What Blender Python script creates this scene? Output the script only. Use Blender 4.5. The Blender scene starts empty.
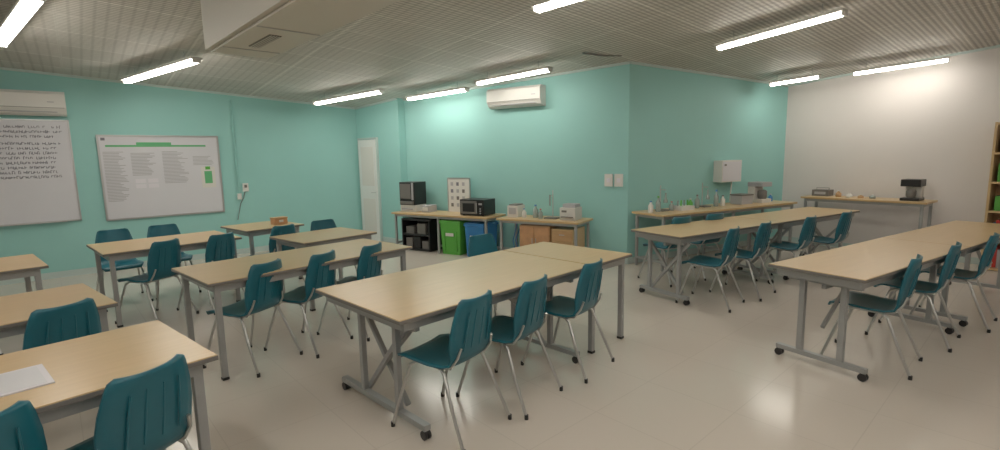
import bpy, math, random
from mathutils import Vector, Matrix
random.seed(7)
S=bpy.context.scene
S.view_settings.view_transform='Standard'
S.view_settings.exposure=0.0
S.view_settings.gamma=1.08
# ------------------------------------------------------------ materials
def mat(name,col,rough=.5,metal=0.,emit=0.,noise=0.,nscale=20.,bump=0.,coat=0.):
    m=bpy.data.materials.new(name);m.use_nodes=True
    nt=m.node_tree;b=nt.nodes['Principled BSDF']
    b.inputs['Base Color'].default_value=(*col,1);b.inputs['Roughness'].default_value=rough
    b.inputs['Metallic'].default_value=metal
    if coat: b.inputs['Coat Weight'].default_value=coat
    if emit:
        b.inputs['Emission Color'].default_value=(1,.94,.83,1);b.inputs['Emission Strength'].default_value=emit
    if noise or bump:
        tc=nt.nodes.new('ShaderNodeTexCoord');n=nt.nodes.new('ShaderNodeTexNoise')
        n.inputs['Scale'].default_value=nscale;n.inputs['Detail'].default_value=4
        nt.links.new(tc.outputs['Object'],n.inputs['Vector'])
        if noise:
            r=nt.nodes.new('ShaderNodeValToRGB')
            r.color_ramp.elements[0].position=.3;r.color_ramp.elements[1].position=.7
            r.color_ramp.elements[0].color=(*[c*(1-noise) for c in col],1)
            r.color_ramp.elements[1].color=(*[min(1,c*(1+noise*.6)) for c in col],1)
            nt.links.new(n.outputs['Fac'],r.inputs['Fac']);nt.links.new(r.outputs['Color'],b.inputs['Base Color'])
        if bump:
            bp=nt.nodes.new('ShaderNodeBump');bp.inputs['Strength'].default_value=bump;bp.inputs['Distance'].default_value=.01
            nt.links.new(n.outputs['Fac'],bp.inputs['Height']);nt.links.new(bp.outputs['Normal'],b.inputs['Normal'])
    return m
M={}
M['teal']=mat('teal_wall_paint',(.295,.59,.56),.6,noise=.03,nscale=1.2,bump=.05)
M['white_wall']=mat('white_wall_paint',(.70,.66,.64),.6,noise=.03,nscale=1.5)
M['trim']=mat('trim_paint',(.50,.60,.58),.5)
M['plastic']=mat('teal_chair_plastic',(.008,.125,.175),.36,noise=.08,nscale=6)
M['chrome']=mat('chair_steel',(.55,.55,.54),.28,.85)
M['grey']=mat('grey_powder_steel',(.36,.37,.37),.42,.3)
M['dgrey']=mat('dark_grey_edge',(.17,.16,.15),.5)
M['black']=mat('black_plastic',(.015,.015,.017),.35)
M['white']=mat('white_plastic',(.70,.69,.66),.4)
M['board']=mat('whiteboard_surface',(.66,.66,.71),.3,noise=.02,nscale=2)
M['alu']=mat('aluminium_frame',(.55,.56,.57),.35,.8)
M['ink']=mat('marker_ink',(.20,.20,.24),.6)
M['printgrey']=mat('print_grey',(.42,.42,.44),.6)
M['green']=mat('green_plastic',(.10,.42,.06),.4)
M['greenprint']=mat('green_print',(.12,.45,.20),.5)
M['blue']=mat('blue_plastic',(.03,.20,.50),.4)
M['orange']=mat('orange_wood',(.55,.30,.15),.5,noise=.15,nscale=9)
M['glow']=mat('tube_diffuser',(1,1,1),.5,emit=26)
M['paper']=mat('lilac_paper',(.74,.72,.78),.5)
M['glass']=mat('bottle_glass',(.30,.36,.34),.1,coat=.5)
M['red']=mat('red_plastic',(.5,.04,.03),.4)
M['door']=mat('door_paint',(.74,.77,.76),.45)
M['unit']=mat('unit_sheet_metal',(.60,.58,.54),.5)
def wood(name,c1,c2,rough=.32):
    m=bpy.data.materials.new(name);m.use_nodes=True;nt=m.node_tree;b=nt.nodes['Principled BSDF']
    tc=nt.nodes.new('ShaderNodeTexCoord');mp=nt.nodes.new('ShaderNodeMapping');mp.inputs['Scale'].default_value=(1.2,14,6)
    n=nt.nodes.new('ShaderNodeTexNoise');n.inputs['Scale'].default_value=3;n.inputs['Detail'].default_value=5
    r=nt.nodes.new('ShaderNodeValToRGB');r.color_ramp.elements[0].position=.3;r.color_ramp.elements[1].position=.7
    r.color_ramp.elements[0].color=(*c1,1);r.color_ramp.elements[1].color=(*c2,1)
    L=nt.links.new;L(tc.outputs['Object'],mp.inputs[0]);L(mp.outputs[0],n.inputs['Vector']);L(n.outputs['Fac'],r.inputs[0]);L(r.outputs[0],b.inputs['Base Color'])
    b.inputs['Roughness'].default_value=rough
    return m
M['wood']=wood('birch_laminate',(.58,.40,.20),(.63,.44,.23),.28)
M['cab']=wood('cabinet_wood',(.45,.27,.13),(.55,.34,.17),.45)
# floor: polished vinyl tiles
m=bpy.data.materials.new('polished_vinyl_floor');m.use_nodes=True;nt=m.node_tree;b=nt.nodes['Principled BSDF'];L=nt.links.new
tc=nt.nodes.new('ShaderNodeTexCoord');mp=nt.nodes.new('ShaderNodeMapping');mp.inputs['Rotation'].default_value=(0,0,math.radians(-42))
br=nt.nodes.new('ShaderNodeTexBrick');br.offset=0;br.inputs['Scale'].default_value=1;br.inputs['Mortar Size'].default_value=.004
br.inputs['Brick Width'].default_value=.6;br.inputs['Row Height'].default_value=.6;br.inputs['Mortar Smooth'].default_value=.5
br.inputs['Color1'].default_value=(.63,.57,.505,1);br.inputs['Color2'].default_value=(.62,.56,.495,1);br.inputs['Mortar'].default_value=(.565,.51,.45,1)
L(tc.outputs['Object'],mp.inputs[0]);L(mp.outputs[0],br.inputs['Vector']);L(br.outputs['Color'],b.inputs['Base Color'])
b.inputs['Roughness'].default_value=.17
M['floor']=m
# ceiling: ribbed metal trays in a grid
m=bpy.data.materials.new('ribbed_ceiling_panels');m.use_nodes=True;nt=m.node_tree;b=nt.nodes['Principled BSDF'];L=nt.links.new
tc=nt.nodes.new('ShaderNodeTexCoord');mp=nt.nodes.new('ShaderNodeMapping');mp.inputs['Rotation'].default_value=(0,0,math.radians(-40))
br=nt.nodes.new('ShaderNodeTexBrick');br.offset=.0;br.inputs['Scale'].default_value=1;br.inputs['Mortar Size'].default_value=.014
br.inputs['Brick Width'].default_value=1.2;br.inputs['Row Height'].default_value=.6
br.inputs['Color1'].default_value=(.70,.67,.63,1);br.inputs['Color2'].default_value=(.62,.59,.55,1);br.inputs['Mortar'].default_value=(.82,.79,.74,1)
wv=nt.nodes.new('ShaderNodeTexWave');wv.inputs['Scale'].default_value=6.;wv.bands_direction='Y';wv.inputs['Distortion'].default_value=1.0;wv.inputs['Detail'].default_value=3;wv.inputs['Detail Scale'].default_value=3
wr=nt.nodes.new('ShaderNodeValToRGB');wr.color_ramp.elements[0].position=.25;wr.color_ramp.elements[0].color=(.55,.55,.55,1);wr.color_ramp.elements[1].position=.7
w2=nt.nodes.new('ShaderNodeTexWave');w2.inputs['Scale'].default_value=3.2;w2.bands_direction='X'
wr2=nt.nodes.new('ShaderNodeValToRGB');wr2.color_ramp.elements[0].position=.0;wr2.color_ramp.elements[0].color=(.75,.75,.75,1);wr2.color_ramp.elements[1].position=.3
mx=nt.nodes.new('ShaderNodeMix');mx.data_type='RGBA';mx.blend_type='MULTIPLY';mx.inputs[0].default_value=.85
mx2=nt.nodes.new('ShaderNodeMix');mx2.data_type='RGBA';mx2.blend_type='MULTIPLY';mx2.inputs[0].default_value=.7
L(tc.outputs['Object'],mp.inputs[0]);
for t in (br,wv,w2): L(mp.outputs[0],t.inputs['Vector'])
L(wv.outputs['Fac'],wr.inputs[0]);L(w2.outputs['Fac'],wr2.inputs[0]);L(br.outputs['Color'],mx.inputs[6]);L(wr.outputs[0],mx.inputs[7])
L(mx.outputs[2],mx2.inputs[6]);L(wr2.outputs[0],mx2.inputs[7]);L(mx2.outputs[2],b.inputs['Base Color'])
bp=nt.nodes.new('ShaderNodeBump');bp.inputs['Strength'].default_value=.3;bp.inputs['Distance'].default_value=.01
L(wv.outputs['Fac'],bp.inputs['Height']);L(bp.outputs['Normal'],b.inputs['Normal']);b.inputs['Roughness'].default_value=.6
M['ceil']=m
# ------------------------------------------------------------ mesh builder
class B:
    def __init__(s): s.v=[];s.f=[];s.m=[];s.mats=[];s.sm=[]
    def mi(s,k):
        if k not in s.mats: s.mats.append(k)
        return s.mats.index(k)
    def add(s,vs,fs,k,smooth=False):
        o=len(s.v);s.v+= [tuple(v) for v in vs]
        for f in fs: s.f.append([o+i for i in f]);s.m.append(s.mi(k));s.sm.append(smooth)
    def box(s,c,d,k,rz=0,taper=1.):
        x,y,z=[q/2 for q in d];vs=[]
        R=Matrix.Rotation(rz,3,'Z')
        for a in(-1,1):
            for b_ in(-1,1):
                for e in(-1,1):
                    t=taper if e<0 else 1.
                    vs.append(Vector(c)+R@Vector((a*x*t,b_*y*t,e*z)))
        s.add(vs,[(0,1,3,2),(4,6,7,5),(0,4,5,1),(2,3,7,6),(0,2,6,4),(1,5,7,3)],k)
    def hexa(s,vs,k): # 4 bottom, 4 top (ccw)
        s.add(vs,[(3,2,1,0),(4,5,6,7),(0,1,5,4),(1,2,6,5),(2,3,7,6),(3,0,4,7)],k)
    def poly(s,pts,r,k,n=8):
        pts=[Vector(p) for p in pts];rings=[]
        for i,p in enumerate(pts):
            if i==0:t=pts[1]-p
            elif i==len(pts)-1:t=p-pts[i-1]
            else:t=(pts[i+1]-p).normalized()+(p-pts[i-1]).normalized()
            t.normalize();a=t.cross(Vector((0,0,1)))
            if a.length<1e-3:a=t.cross(Vector((1,0,0)))
            a.normalize();b_=t.cross(a)
            rr=r[i] if isinstance(r,(list,tuple)) else r
            rings.append([p+a*math.cos(2*math.pi*j/n)*rr+b_*math.sin(2*math.pi*j/n)*rr for j in range(n)])
        vs=[q for g in rings for q in g];fs=[]
        for i in range(len(pts)-1):
            for j in range(n):
                fs.append((i*n+j,i*n+(j+1)%n,(i+1)*n+(j+1)%n,(i+1)*n+j))
        s.add(vs,fs,k,n>5)
        s.add(rings[0],[tuple(range(n))],k);s.add(rings[-1],[tuple(range(n))[::-1]],k)
    def bar(s,p0,p1,w,k,h=None): # square tube
        p0=Vector(p0);p1=Vector(p1);t=(p1-p0).normalized();a=t.cross(Vector((0,0,1)))
        if a.length<1e-3:a=Vector((1,0,0))
        a.normalize();b_=t.cross(a);h=h or w;vs=[]
        for p in(p0,p1):
            for sa,sb in((-1,-1),(1,-1),(1,1),(-1,1)):vs.append(p+a*sa*w/2+b_*sb*h/2)
        s.hexa(vs,k)
    def lathe(s,prof,c,k,n=16):
        vs=[];fs=[]
        for r,z in prof:
            for j in range(n):vs.append((c[0]+r*math.cos(2*math.pi*j/n),c[1]+r*math.sin(2*math.pi*j/n),c[2]+z))
        for i in range(len(prof)-1):
            for j in range(n):fs.append((i*n+j,i*n+(j+1)%n,(i+1)*n+(j+1)%n,(i+1)*n+j))
        s.add(vs,fs,k,True)
        s.add(vs[:n],[tuple(range(n))[::-1]],k);s.add(vs[-n:],[tuple(range(n))],k)
    def mesh(s,name):
        me=bpy.data.meshes.new(name);me.from_pydata(s.v,[],s.f)
        for k in s.mats: me.materials.append(M[k])
        for p,mi_,sm in zip(me.polygons,s.m,s.sm):p.material_index=mi_;p.use_smooth=sm
        import bmesh
        bm=bmesh.new();bm.from_mesh(me);bmesh.ops.recalc_face_normals(bm,faces=bm.faces);bm.to_mesh(me);bm.free()
        return me
    def obj(s,name,loc=(0,0,0),rz=0,bevel=0.):
        return inst(s.mesh(name),name,loc,rz,bevel)
def inst(me,name,loc=(0,0,0),rz=0,bevel=0.):
    o=bpy.data.objects.new(name,me);S.collection.objects.link(o);o.location=loc;o.rotation_euler=(0,0,rz)
    if bevel:
        md=o.modifiers.new('bevel','BEVEL');md.width=bevel;md.segments=2;md.limit_method='ANGLE';md.angle_limit=math.radians(50)
    return o
def ceil(y): return 2.87-.09*(y-7) if y>2.5 else 3.275
# ------------------------------------------------------------ room shell
A0=(-10.2,3.6);A1=(-2.80,10.08);B0=(-1.80,9.22);B1=(-1.70,9.33);C0=(1.84,7.15);D0=(5.0,8.82);D1=(9.3,2.88)
R1=(8.2,-3.);L1=(-8.8,-3.)
def wall(name,p,q,k,th=.12,trim=True):
    p=Vector(p);q=Vector(q);d=(q-p).normalized();n=Vector((-d.y,d.x)) # outward (walls listed clockwise seen from above)
    bb=B();po=p+n*th;qo=q+n*th
    def col(z0,zf):
        return [(a.x,a.y,z0) for a in(p,q,qo,po)]+[(a.x,a.y,zf(a.y)) for a in(p,q,qo,po)]
    bb.hexa(col(0,lambda y:ceil(y)+.02),k);bb.obj(name)
    if trim:
        bb=B();pi=p-n*.012;qi=q-n*.012
        bb.hexa([(a.x,a.y,z) for z in(0,.09) for a in(p,q,qi,pi)],'trim');bb.obj('baseboard_'+name[5:])
        bb=B();pi=p-n*.03;qi=q-n*.03
        bb.hexa([(a.x,a.y,ceil(a.y)-.03) for a in(p,q,qi,pi)]+[(a.x,a.y,ceil(a.y)) for a in(p,q,qi,pi)],'trim');bb.obj('trim_'+name[5:])
wall('wall_left',A0,A1,'teal');wall('wall_alcove',A1,B0,'teal');wall('wall_pilaster',B0,B1,'teal',.05,False)
wall('wall_centre',B1,C0,'teal');wall('wall_recess',C0,D0,'teal');wall('wall_right',D0,D1,'white_wall')
wall('wall_far_right',D1,R1,'white_wall');wall('wall_rear',R1,L1,'white_wall');wall('wall_far_left',L1,A0,'teal')
out=[A0,A1,B0,B1,C0,D0,D1,R1,L1]
bb=B();n=len(out);pts=[(x,y,0) for x,y in out];low=[(x,y,-.1) for x,y in out]
bb.add(pts+low,[tuple(range(n)),tuple(range(n,2*n))[::-1]]+[(i,(i+1)%n,n+(i+1)%n,n+i) for i in range(n)],'floor');bb.obj('floor')
bb=B()
for ya,yb in((-3.2,2.5),(2.5,10.6)):
    za=3.275 if ya<2.5 else ceil(2.5001);zb=ceil(yb)
    bb.hexa([(-10.6,ya,za),(9.8,ya,za),(9.8,yb,zb),(-10.6,yb,zb),(-10.6,ya,za+.1),(9.8,ya,za+.1),(9.8,yb,zb+.1),(-10.6,yb,zb+.1)],'ceil')
bb.obj('ceiling')
# ------------------------------------------------------------ light fittings, plus added fill out of view
def fitting(p,q):
    p=Vector(p);q=Vector(q);c=(p+q)/2;d=q-p;Ln=d.length;z=ceil(c.y)-.15
    ang=math.atan2(d.y,d.x);sl=ceil(q.y)-ceil(p.y)
    bb=B();bb.box((0,0,.032),(Ln,.14,.03),'white');bb.box((0,0,.002),(Ln-.04,.09,.03),'glow')
    bb.box((-Ln/2+.01,0,.01),(.02,.1,.06),'white');bb.box((Ln/2-.01,0,.01),(.02,.1,.06),'white')
    for s in(-.35,.35): bb.poly([(Ln*s,0,.05),(Ln*s,0,.13+abs(s*sl))],.004,'grey',6)
    o=bb.obj('ceiling_tube_or_fill_light',(c.x,c.y,z),ang);o.rotation_euler=(0,-math.atan2(sl,Ln),ang)
for p,q in [((-5.21,5.47),(-3.75,4.32)),((-5.10,7.10),(-3.57,6.18)),((-3.14,8.86),(-1.80,8.03)),((-1.50,8.64),(-.47,8.01)),((-.29,7.63),(.72,6.92)),
  ((.36,4.82),(1.43,4.01)),((2.61,6.12),(3.37,5.04)),((4.30,8.10),(4.79,7.62)),((5.18,7.50),(5.98,6.82)),
  ((-3.2,2.2),(-2.0,1.3)),((1.6,2.1),(2.8,1.2)),((5.2,3.2),(6.3,2.3)),((-2.2,-1.),(-.8,-1.)),((2.6,-1.2),(4.0,-1.2)),((-6.6,2.6),(-5.5,1.8)),  # this row and the next: unseen fittings, added to brighten the room
  ((-.6,2.1),(.6,1.2)),((.2,.0),(1.5,.0)),((-5.,.2),(-3.8,-.6)),((5.,.4),(6.2,-.4))]:
    fitting(p,q)
# ------------------------------------------------------------ chairs
def chair_mesh():
    b=B()
    prof=[(.235,.415,.165),(.225,.44,.185),(.17,.452,.202),(.08,.448,.208),(-.02,.438,.205),(-.11,.436,.192),(-.165,.45,.182),(-.192,.49,.178),(-.205,.55,.185),(-.218,.62,.188),(-.232,.70,.178),(-.248,.78,.158),(-.256,.815,.145),(-.258,.828,.12)]
    N=12;th=.012
    def surf(off):
        vs=[]
        for i,(y,z,w) in enumerate(prof):
            y0,z0,_=prof[max(0,i-1)];y1,z1,_=prof[min(len(prof)-1,i+1)]
            ty,tz=y1-y0,z1-z0;l=math.hypot(ty,tz);ny,nz=-tz/l*-1,ty/l*-1 # normal toward the sitter
            back=min(1,max(0,(z-.45)/.12))
            for j in range(N+1):
                u=-1+2*j/N
                curl=abs(u)**2.4*(.035*back+.012*(1-back))
                rib=0
                if back>.9 and z<.8 and j in(3,5,7,9): rib=-.004
                yy=y+ny*(curl+off+rib);zz=z+nz*(curl+off+rib)
                vs.append((u*w,yy,zz))
        return vs
    a=surf(0);c=surf(-th);n=len(a);fs=[];W=N+1
    for i in range(len(prof)-1):
        for j in range(N):
            q=(i*W+j,i*W+j+1,(i+1)*W+j+1,(i+1)*W+j);fs.append(q);fs.append(tuple(n+k for k in q[::-1]))
    for i in range(len(prof)-1):
        fs.append((i*W,(i+1)*W,n+(i+1)*W,n+i*W));fs.append((i*W+N,n+i*W+N,n+(i+1)*W+N,(i+1)*W+N))
    e=(len(prof)-1)*W
    for j in range(N):
        fs.append((j,n+j,n+j+1,j+1));fs.append((e+j,e+j+1,n+e+j+1,n+e+j))
    b.add(a+c,fs,'plastic',True)
    # raised moulded ribs on the rear of the backrest
    for x in(-.1,-.035,.035,.1):
        b.poly([(x*1.05,-.213,.53),(x*1.03,-.229,.60),(x,-.243,.68),(x*.93,-.259,.76)],[.003,.005,.005,.003],'plastic',6)
    for s in(-1,1):
        b.poly([(s*.225,-.29,.012),(s*.205,-.2,.22),(s*.18,-.13,.40),(s*.165,-.09,.424),(s*.155,0,.424),(s*.165,.09,.428),(s*.18,.13,.405),(s*.205,.19,.22),(s*.225,.255,.012)],.0105,'chrome',8)
        for y in(-.29,.255): b.poly([(s*.225,y,0),(s*.225,y,.03)],.013,'black',8)
        b.poly([(s*.155,-.09,.424),(s*.158,-.16,.435),(s*.155,-.208,.5),(s*.14,-.226,.56)],.008,'chrome',6)
    for y in(-.1,.1): b.poly([(-.165,y,.422),(.165,y,.422)],.009,'chrome',6)
    return b.mesh('classroom_chair')
CH=chair_mesh()
def chair(x,y,face): # face = heading in degrees the sitter looks to
    inst(CH,'classroom_chair',(x,y,0),math.radians(face-90))
for c in [(-.33,2.86,145),(.03,3.22,145),(.49,3.70,143),(-.04,4.72,-48),
          (2.80,3.66,133),(3.50,4.12,131),(4.20,4.52,130),
          (2.22,5.20,138),(2.74,5.56,134),(3.50,5.98,130),(4.17,6.34,128),
          (-2.02,3.86,160),(-1.70,4.20,160),(-1.38,4.56,160),
          (-3.58,5.02,165),(-3.22,5.42,160),(-4.42,5.70,-45),(-4.07,6.06,-45),
          (-2.80,6.08,150),(-2.12,6.22,-45),
          (-1.57,1.90,160),(-1.85,1.53,158),(-2.66,2.80,158),(-4.6,4.0,150),
          (2.10,6.20,118),(2.62,6.47,118)]:
    chair(*c)
# ------------------------------------------------------------ tables
def table(x,y,ang,Ln,W,style='legs',h=.75):
    """origin = near/front corner of the top, x' along length, y' across"""
    b=B();t=.026
    b.box((Ln/2,W/2,h-t/2),(Ln,W,t),'wood')
    b.box((Ln/2,W/2,h-t/2-.002),(Ln+.006,W+.006,t-.006),'dgrey')
    z=h-t-.03
    for yy in(.05,W-.05): b.box((Ln/2,yy,z),(Ln-.1,.025,.055),'grey')
    for xx in(.06,Ln-.06): b.box((xx,W/2,z),(.025,W-.1,.055),'grey')
    if style=='legs':
        for xx in(.07,Ln-.07):
            for yy in(.06,W-.06):
                b.box((xx,yy,(h-t)/2+.01),(.04,.04,h-t-.02),'grey');b.box((xx,yy,.01),(.046,.046,.02),'black')
    else:
        for i,xx in enumerate((.16,Ln-.16)):
            sg=1 if i==0 else -1
            b.box((xx,W/2,.075),(.045,W-.02,.035),'grey')
            b.box((xx,W/2,h-t-.075),(.035,W-.14,.035),'grey')
            for yy in(.03,W-.03):
                b.box((xx,yy,.055),(.03,.035,.03),'black')
                for dx in(-.012,.012): b.poly([(xx+dx-.008,yy,.028),(xx+dx+.008,yy,.028)],.028,'black',14)
            if style=='truss':
                for yy in(W/2-.14,W/2+.14): b.box((xx,yy,h/2),(.04,.04,h-.18),'grey')
            else:
                for yy in(W/2-.2,W/2+.2): b.box((xx,yy,h/2),(.036,.036,h-.18),'grey')
                b.bar((xx+sg*.03,W/2-.3,h-t-.07),(xx+sg*.03,W/2+.2,.09),.03,'grey')
                b.bar((xx+sg*.065,W/2+.3,h-t-.07),(xx+sg*.065,W/2-.2,.09),.03,'grey')
            b.bar((xx+sg*.02,W/2,.3),(xx+sg*.5,W/2,h-t-.05),.025,'grey')
        b.bar((.16,W/2,h-.14),(Ln-.16,W/2,h-.14),.03,'grey')
    return b.obj('classroom_table',(x,y,0),math.radians(ang),.0025)
table(-.54,2.54,45,1.76,.98,'cross')
d=(math.cos(math.radians(45)),math.sin(math.radians(45)))
table(-.54+1.775*d[0],2.54+1.775*d[1],45,.58,.98,'legs')
for x,y,a,ln,w,st in [(2.38,3.18,32,1.93,.64,'truss'),(1.83,5.0,31,1.85,.68,'cross')]:
    table(x,y,a,ln,w,st);dx,dy=math.cos(math.radians(a)),math.sin(math.radians(a))
    table(x+(ln+.012)*dx,y+(ln+.012)*dy,a,ln,w,st)
table(-2.06,3.43,48,1.80,.83)
table(-3.78,4.68,47,1.25,.88)
table(-3.11,6.08,50,.75,.78)
table(-2.02,5.09,50,.9,.76)
def table_end(x,y,a,ln,w): # given far front corner
    table(x-ln*math.cos(math.radians(a)),y-ln*math.sin(math.radians(a)),a,ln,w)
table_end(-1.27,2.13,50,1.8,.8);table_end(-2.38,3.01,51,1.8,.83);table_end(-3.88,4.21,49,1.8,.88)
b=B();b.box((0,0,.003),(.34,.28,.006),'paper');b.box((0,0,.0065),(.30,.24,.001),'board');b.obj('paper_sheet',(-1.98,1.83,.75),math.radians(50))
# ------------------------------------------------------------ wall frames
class W:
    def __init__(s,o,d):
        s.o=Vector(o);s.d=Vector(d).normalized();s.n=Vector((s.d.y,-s.d.x));s.rz=math.atan2(s.d.y,s.d.x)
    def p(s,a,off,z): # local x along wall, local -y toward room
        q=s.o+s.d*a+s.n*off;return (q.x,q.y,z)
WA=W((-6.65,6.7),(A1[0]-A0[0],A1[1]-A0[1]))
# put WA's origin exactly on the wall line
dA=WA.d;tt=(Vector((-6.65,6.7))-Vector(A0)).dot(dA);WA.o=Vector(A0)+dA*tt
WB=W(B1,(C0[0]-B1[0],C0[1]-B1[1]));WC=W(C0,(D0[0]-C0[0],D0[1]-C0[1]));WD=W(D0,(D1[0]-D0[0],D1[1]-D0[1]))
WE=W(A1,(B0[0]-A1[0],B0[1]-A1[1]))
def on(w,a,off,z,bb,name,bev=.0): return bb.obj(name,w.p(a,off,z),w.rz,bev)
# whiteboard with dense lines of writing
b=B();Wd,Hh=1.5,1.40;b.box((0,0,0),(Wd,.02,Hh),'board')
for s in(-1,1):
    b.box((s*Wd/2,-.005,0),(.02,.03,Hh+.02),'alu');b.box((0,-.005,s*Hh/2),(Wd+.02,.03,.02),'alu')
b.box((0,-.04,-Hh/2-.005),(Wd*.8,.06,.012),'alu')
for r in range(11):
    z=Hh/2-.09-r*.065-(.03 if r>2 else 0);x=-Wd/2+.1+random.random()*.03
    while x<Wd/2-.08-(.12*random.random() if r>1 else 0):
        w=random.uniform(.010,.024)
        if random.random()<.86:
            hgt=random.uniform(.02,.04)
            b.box((x,-.0115,z),(.007,.002,hgt),'ink');b.box((x+w/2,-.0115,z+random.choice((-1,0,1))*hgt/2),(w,.002,.007),'ink')
            if random.random()<.5:b.box((x+w,-.0115,z-hgt*.15),(.007,.002,hgt*.7),'ink')
        x+=w+.010
on(WA,.02,.012,1.51,b,'whiteboard')
# science poster board
b=B();Wd,Hh=1.56,1.24;b.box((0,0,0),(Wd,.02,Hh),'board')
for s in(-1,1):
    b.box((s*Wd/2,-.005,0),(.025,.03,Hh+.02),'alu');b.box((0,-.005,s*Hh/2),(Wd+.02,.03,.025),'alu')
b.box((-.05,-.0115,Hh/2-.15),(1.3,.002,.028),'greenprint');b.box((-.1,-.0118,Hh/2-.115),(.45,.002,.04),'greenprint')
b.box((-.72,-.0118,Hh/2-.05),(.05,.002,.04),'ink')
for cx,cw,z0,z1 in((-.6,.28,.38,-.35),(-.25,.32,.36,.02),(.16,.34,.38,-.12),(.55,.3,.3,.16)):
    z=z0
    while z>z1:
        l=cw*random.uniform(.6,1);b.box((cx-cw/2+l/2,-.0115,z),(l,.002,.009),'printgrey');z-=.022
for i in range(2):
    for j in range(2): b.box((-.32+j*.16,-.0115,-.06-i*.08),(.13,.002,.06),'paper')
b.box((.60,-.0118,-.04),(.11,.002,.2),'greenprint');b.box((.60,-.0116,-.04),(.2,.002,.34),'white')
b.box((.60,-.0125,.11),(.07,.002,.05),'green')
on(WA,1.85,.012,1.39,b,'poster_board')
def ac(w,a,z,Wd,Hh):
    b=B();D=.2
    prof=[(0,Hh/2),(-D*.8,Hh/2),(-D,Hh*.38),(-D,-Hh*.18),(-D*.75,-Hh*.42),(-D*.5,-Hh/2),(0,-Hh/2)]
    vs=[(-Wd/2,y,zz) for y,zz in prof]+[(Wd/2,y,zz) for y,zz in prof];n=len(prof)
    b.add(vs,[tuple(range(n)),tuple(range(n,2*n))[::-1]]+[(i,(i+1)%n,n+(i+1)%n,n+i) for i in range(n)],'white')
    b.box((0,-D-.001,-Hh*.19),(Wd*.97,.004,.006),'dgrey');b.box((0,-D*.82,-Hh*.36),(Wd*.85,.03,.012),'printgrey')
    for i in range(5): b.box((0,-D*.2-.02*i,Hh/2+.001),(Wd*.9,.01,.004),'printgrey')
    b.box((Wd*.38,-D-.002,Hh*.05),(.07,.003,.012),'printgrey')
    on(w,a,.001,z,b,'air_conditioner',.006)
ac(WA,.12,2.43,1.3,.32);ac(WB,2.39,2.50,.95,.30)
# conduit and socket
b=B();b.poly([(0,-.02,0),(0,-.02,1.62)],.012,'teal',8);b.box((0,-.02,.0),(.06,.04,.1),'white');on(WA,2.89,.0,1.0,b,'cable_conduit')
b=B();b.box((0,-.012,0),(.09,.024,.14),'white');b.box((0,-.026,.02),(.04,.006,.05),'dgrey');on(WA,3.0,.0,1.15,b,'wall_socket')
b=B();b.poly([(0,-.01,0),(-.03,-.015,-.12),(-.09,-.015,-.22),(-.16,-.03,-.5)],.005,'dgrey',6);on(WA,2.99,.0,1.10,b,'power_cable')
b=B()
for x in(-.075,.075): b.box((x,-.012,0),(.12,.024,.18),'white');b.box((x,-.026,0),(.05,.006,.06),'paper')
on(WB,3.95,.0,1.22,b,'wall_switch')
b=B();b.box((0,-.08,0),(.46,.16,.34),'white');b.box((0,-.163,0),(.42,.006,.3),'board');b.box((-.16,-.167,.1),(.05,.004,.03),'dgrey');b.poly([(.15,-.05,-.17),(.15,-.03,-.5)],.01,'white',8);on(WC,2.0,.002,1.29,b,'electric_panel',.004)
# door
b=B();b.box((0,-.02,.98),(.56,.04,1.96),'door');b.box((0,-.043,1.45),(.40,.006,.75),'white');b.box((0,-.043,.5),(.40,.006,.65),'white')
b.poly([(.22,-.04,.95),(.22,-.08,.95),(.13,-.08,.95)],.009,'alu',8);b.box((-.29,-.01,.99),(.03,.05,1.98),'trim');b.box((.29,-.01,.99),(.03,.05,1.98),'trim');b.box((0,-.01,1.985),(.61,.05,.03),'trim')
on(WE,.38,.016,0,b,'door_1',.003)
# ------------------------------------------------------------ counters & appliances
def bench(w,a0,a1,off,D,h,name='side_bench',k='wood'):
    b=B();Ln=a1-a0;b.box((Ln/2,0,h-.015),(Ln,D,.03),k);b.box((Ln/2,0,h-.05),(Ln-.08,D-.08,.04),'grey')
    xs=[.06,Ln-.06]+([Ln/2] if Ln>1.6 else [])
    for x in xs:
        for y in(-D/2+.05,D/2-.05): b.box((x,y,(h-.04)/2),(.035,.035,h-.04),'grey')
        b.box((x,0,.12),(.03,D-.1,.03),'grey')
    q=w.p(a0,off,0);b.obj(name,q,w.rz,.003)
HB=.66
bench(WB,.14,2.15,.34,.56,HB);bench(WB,2.31,3.66,.34,.56,HB);bench(WC,.02,2.95,.36,.6,.78)
# storage bins
def bin_(w,a,off,wd,dp,h,k,name):
    b=B();b.box((0,0,h/2-.02),(wd,dp,h-.04),k,taper=.9);b.box((0,0,h-.03),(wd+.03,dp+.03,.03),k);b.box((0,0,h-.005),(wd+.01,dp+.01,.025),k)
    b.box((0,-dp/2-.012,h*.6),(wd*.4,.02,.05),'white')
    for s in(-.3,.3): b.box((wd*s,-dp/2*.97,h*.4),(.02,.02,h*.6),k)
    on(w,a,off,0,b,name,.006)
bin_(WB,1.38,.36,.40,.42,.56,'green','green_storage_bin');bin_(WB,1.86,.36,.36,.42,.54,'blue','blue_storage_bin')
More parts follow.
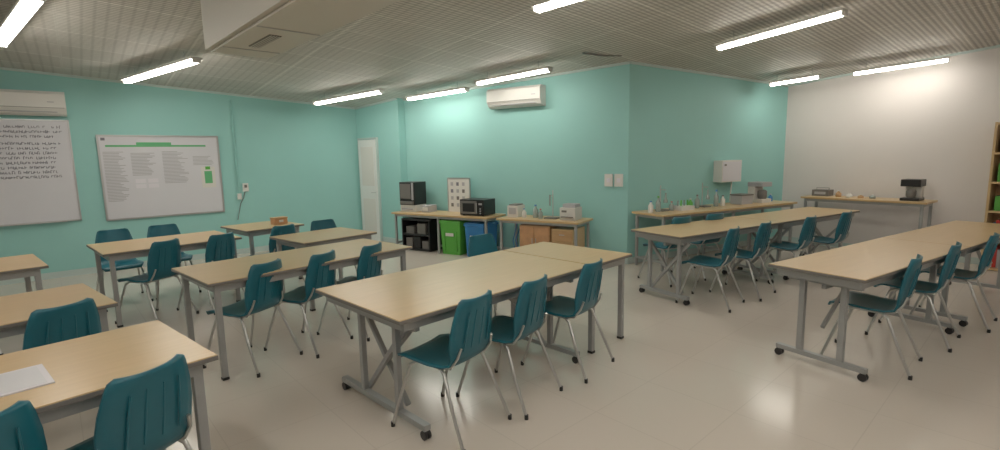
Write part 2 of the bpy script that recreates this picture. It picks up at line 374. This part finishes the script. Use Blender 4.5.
# black shelf unit under bench
b=B()
for z in(.02,.28,.54): b.box((0,0,z),(.62,.42,.03),'black')
for s in(-.3,.3): b.box((s,0,.28),(.025,.42,.55),'black')
b.box((0,.2,.28),(.6,.015,.52),'dgrey')
for x,c,hh in((-.18,'dgrey',.18),(.0,'black',.2),(.18,'dgrey',.14)): b.box((x,-.05,.035+hh/2),(.14,.25,hh),c)
for x,c,hh in((-.15,'dgrey',.12),(.1,'dgrey',.18)): b.box((x,-.05,.295+hh/2),(.18,.25,hh),c)
on(WB,.62,.34,0,b,'equipment_rack',.003)
def microwave(w,a,off,z,wd,h,name='microwave_oven',k='black'):
    b=B();D=.34;b.box((0,0,h/2+.01),(wd,D,h),k);b.box((-wd*.12,-D/2-.006,h/2+.01),(wd*.68,.012,h*.82),'dgrey');b.box((-wd*.12,-D/2-.013,h/2+.01),(wd*.5,.003,h*.55),'black')
    b.box((wd*.37,-D/2-.004,h/2+.01),(wd*.2,.008,h*.82),k);b.box((wd*.37,-D/2-.01,h*.78),(wd*.14,.004,h*.12),'printgrey')
    b.poly([(wd*.24,-D/2-.03,h*.2),(wd*.24,-D/2-.03,h*.85)],.007,'alu',8)
    for i in range(3): b.poly([(wd*.37,-D/2-.006,h*.2+i*h*.14),(wd*.37,-D/2-.018,h*.2+i*h*.14)],.012,'printgrey',10)
    for s in(-1,1):
        for t in(-1,1): b.box((s*wd*.4,t*D*.38,.006),(.03,.03,.012),'black')
    on(w,a,off,z,b,name,.006)
microwave(WB,1.80,.36,HB,.46,.25)
# black machine on white base
b=B();b.box((0,0,.06),(.34,.3,.12),'white');b.box((0,0,.32),(.34,.32,.40),'black');b.box((-.03,-.165,.36),(.24,.012,.26),'dgrey');b.box((.13,-.165,.36),(.04,.014,.3),'printgrey');b.box((0,-.17,.16),(.3,.03,.05),'dgrey');b.box((-.0,-.165,.05),(.26,.01,.03),'printgrey')
on(WB,.38,.3,HB,b,'coffee_machine',.006)
b=B();b.box((0,0,.06),(.16,.22,.12),'printgrey');b.box((0,-.115,.06),(.12,.01,.06),'white');on(WB,.74,.3,HB,b,'label_printer',.004)
# leaning notice board with small cards
b=B();b.box((0,0,.29),(.46,.02,.58),'white')
for s in(-1,1): b.box((s*.23,-.003,.29),(.012,.028,.59),'alu')
b.box((0,-.003,.58),(.47,.028,.012),'alu')
for i in range(4):
    for j in range(3):
        c=('dgrey','printgrey','ink','printgrey')[(i*3+j*5)%4];x=-.14+j*.12;z=.12+i*.12
        b.box((x,-.012,z),(.05,.004,.06),c)
on(WB,1.26,.12,HB,b,'notice_board')
# boxes, small bottles, lab stand, printer
def bottle(w,a,off,z,h,r,k='glass',name='glass_bottle',cap='blue'):
    b=B();b.lathe([(r*.9,0),(r,h*.05),(r,h*.6),(r*.4,h*.78),(r*.35,h*.9)],(0,0,0),k);b.lathe([(r*.42,h*.9),(r*.42,h)],(0,0,0),cap);on(w,a,off,z,b,name)
b=B();b.box((0,0,.09),(.18,.24,.18),'white');b.box((0,-.122,.1),(.12,.008,.1),'printgrey');b.box((0,0,.19),(.14,.2,.02),'dgrey');on(WB,2.50,.33,HB,b,'laboratory_scale',.006)
bottle(WB,2.68,.4,HB,.14,.035,'white');bottle(WB,2.85,.35,HB,.2,.04);bottle(WB,2.97,.42,HB,.15,.035,'glass',cap='red')
b=B();b.box((0,0,.01),(.2,.14,.02),'dgrey');b.poly([(0,.04,.02),(0,.04,.42)],.008,'alu');b.poly([(0,.04,.34),(0,-.06,.34)],.006,'alu');b.lathe([(.012,.2),(.012,.36)],(0,-.06,0),'glass',10);on(WB,3.12,.35,HB,b,'retort_stand')
b=B();b.box((0,0,.09),(.24,.26,.18),'white');b.box((0,.02,.205),(.2,.18,.05),'printgrey');b.box((0,-.14,.05),(.18,.06,.012),'dgrey');b.box((-.05,-.132,.13),(.08,.006,.03),'dgrey');on(WB,3.42,.33,HB,b,'desktop_printer',.006)
# wooden cabinet below
b=B();b.box((0,0,.29),(.5,.44,.56),'cab')
for s in(-1,1): b.box((s*.123,-.225,.3),(.235,.018,.5),'orange');b.poly([(s*.03,-.24,.3),(s*.03,-.24,.38)],.006,'alu',8)
b.box((0,-.0,.02),(.46,.4,.04),'dgrey');on(WB,2.93,.33,0,b,'wooden_cabinet',.004)
b=B();b.box((0,0,.27),(.34,.44,.54),'wood')
for i in range(3): b.box((0,-.225,.1+i*.17),(.31,.018,.155),'cab');b.poly([(-.04,-.24,.12+i*.17),(.04,-.24,.12+i*.17)],.006,'alu',8)
on(WB,3.38,.33,0,b,'drawer_cabinet',.004)
b=B();b.poly([(0,0,0),(.0,-.1,.3),(.02,0,.56)],.008,'blue',6);b.poly([(.12,-.03,0),(.02,-.06,.3),(.1,0,.56)],.008,'blue',6);b.box((.06,0,.02),(.2,.2,.04),'blue');on(WB,2.5,.34,0,b,'folding_stool')
# bench C items
HC=.78
for a,h,k,c in((.12,.16,'white','blue'),(.26,.22,'glass','green'),(.52,.13,'glass','red'),(.90,.15,'green','white'),(1.04,.2,'glass','dgrey'),(1.45,.25,'glass','blue'),(1.6,.16,'white','dgrey'),(2.75,.12,'blue','white')):
    bottle(WC,a,.33,HC,h,.035,k,cap=c)
for a in(.39,1.25):
    b=B();b.box((0,0,.01),(.14,.14,.02),'dgrey');b.poly([(0,.04,.02),(0,.04,.36)],.008,'alu');b.poly([(0,.04,.3),(0,-.06,.3)],.006,'alu');b.lathe([(.03,.12),(.03,.15),(.012,.19),(.012,.26)],(0,-.06,0),'glass',10);on(WC,a,.28,HC,b,'retort_stand')
b=B();b.box((0,0,.03),(.26,.2,.06),'white')
for i in range(4): b.lathe([(.012,.06),(.012,.14)],(-.1+i*.065,0,0),'green' if i%2 else 'glass',10)
on(WC,.71,.36,HC,b,'test_tube_rack')
b=B();b.box((0,0,.03),(.24,.26,.06),'white');b.box((0,.07,.17),(.22,.12,.24),'white');b.box((0,-.0,.29),(.24,.26,.07),'printgrey');b.lathe([(.06,.06),(.07,.1),(.07,.18),(.05,.2)],(0,-.05,0),'dgrey');on(WC,2.48,.32,HC,b,'drip_coffee_maker',.006)
b=B();b.box((0,0,.07),(.26,.2,.14),'printgrey');b.box((0,0,.145),(.28,.22,.02),'dgrey');on(WC,2.05,.32,HC,b,'storage_box',.004)
# right bench + items
bench(WD,.55,2.15,.33,.5,.86,'side_bench','wood')
HD=.86
b=B();b.box((0,0,.02),(.22,.26,.04),'black');b.box((0,.08,.13),(.19,.1,.2),'white');b.box((0,-.0,.25),(.23,.24,.10),'black');b.lathe([(.045,.04),(.06,.07),(.06,.13),(.045,.16)],(0,-.06,0),'dgrey');on(WD,1.92,.33,HD,b,'drip_coffee_maker',.008)
for a,h,k in((1.0,.1,'cab'),(1.15,.07,'white'),(1.3,.05,'cab'),(1.45,.06,'glass')):
    bottle(WD,a,.34,HD,h,.04,k,'jar',cap='white')
b=B();b.box((0,0,.05),(.24,.2,.10),'dgrey');b.box((0,-.102,.05),(.16,.006,.04),'printgrey');b.poly([(-.09,0,.1),(-.09,0,.13),(.09,0,.13),(.09,0,.1)],.006,'dgrey',6);on(WD,.74,.25,HD,b,'radio')
# tall open bookshelf
b=B();b.box((0,.16,.95),(.9,.015,1.9),'cab')
for s in(-.45,.45): b.box((s,0,.95),(.025,.33,1.9),'wood')
for i in range(6): b.box((0,0,.02+i*.372),(.9,.33,.025),'wood')
for i in range(5):
    x=-.4
    while x<.36:
        w=random.uniform(.025,.06);h=random.uniform(.18,.28)
        b.box((x+w/2,.02,.033+i*.372+h/2),(w,.2,h),random.choice(('blue','red','white','printgrey','green','paper')));x+=w+.003
on(WD,3.16,.2,0,b,'bookshelf')
# small crate on far table
b=B();b.box((0,0,.04),(.18,.12,.08),'orange');b.box((0,0,.085),(.19,.13,.015),'cab');b.box((0,-.062,.045),(.06,.006,.03),'white');b.obj('wooden_crate',(-2.98,6.70,.75),math.radians(50),.003)
# ------------------------------------------------------------ ceiling duct unit
b=B();b.box((0,0,.28),(2.4,.56,.54),'unit');b.box((0,0,0),(2.32,.48,.02),'unit')
b.box((-.45,-.03,-.012),(.5,.09,.01),'dgrey')
for i in range(4): b.box((-.45,-.06+i*.02,-.018),(.5,.006,.006),'white')
b.box((.0,0,-.012),(.02,.46,.006),'printgrey');b.box((-.85,0,-.012),(.015,.46,.006),'printgrey')
b.box((1.45,.02,.36),(.5,.42,.34),'unit')
b.obj('ceiling_ventilation_unit',(-1.53,3.87,2.56),math.radians(-47),.01)
b=B();b.poly([(0,0,.0),(.35,.12,.0),(.6,.1,.01)],.012,'dgrey',8);b.obj('ceiling_cable',(1.1,6.6,ceil(6.6)-.03),math.radians(15))
# ------------------------------------------------------------ world + camera
w=bpy.data.worlds.new('world');S.world=w;w.use_nodes=True
w.node_tree.nodes['Background'].inputs[0].default_value=(.9,.95,1,1);w.node_tree.nodes['Background'].inputs[1].default_value=.15
cd=bpy.data.cameras.new('camera');cd.sensor_width=36;cd.lens=18;cd.clip_start=.05
co=bpy.data.objects.new('camera',cd);S.collection.objects.link(co)
p=math.atan(69/500);r=.02
R=Vector((1,0,0));U=Vector((0,math.sin(p),math.cos(p)));F=Vector((0,math.cos(p),-math.sin(p)))
cr=R*math.cos(r)-U*math.sin(r);cu=R*math.sin(r)+U*math.cos(r)
mm=Matrix((cr,cu,-F)).transposed().to_4x4();mm.translation=Vector((0,0,1.6));co.matrix_world=mm
S.camera=co
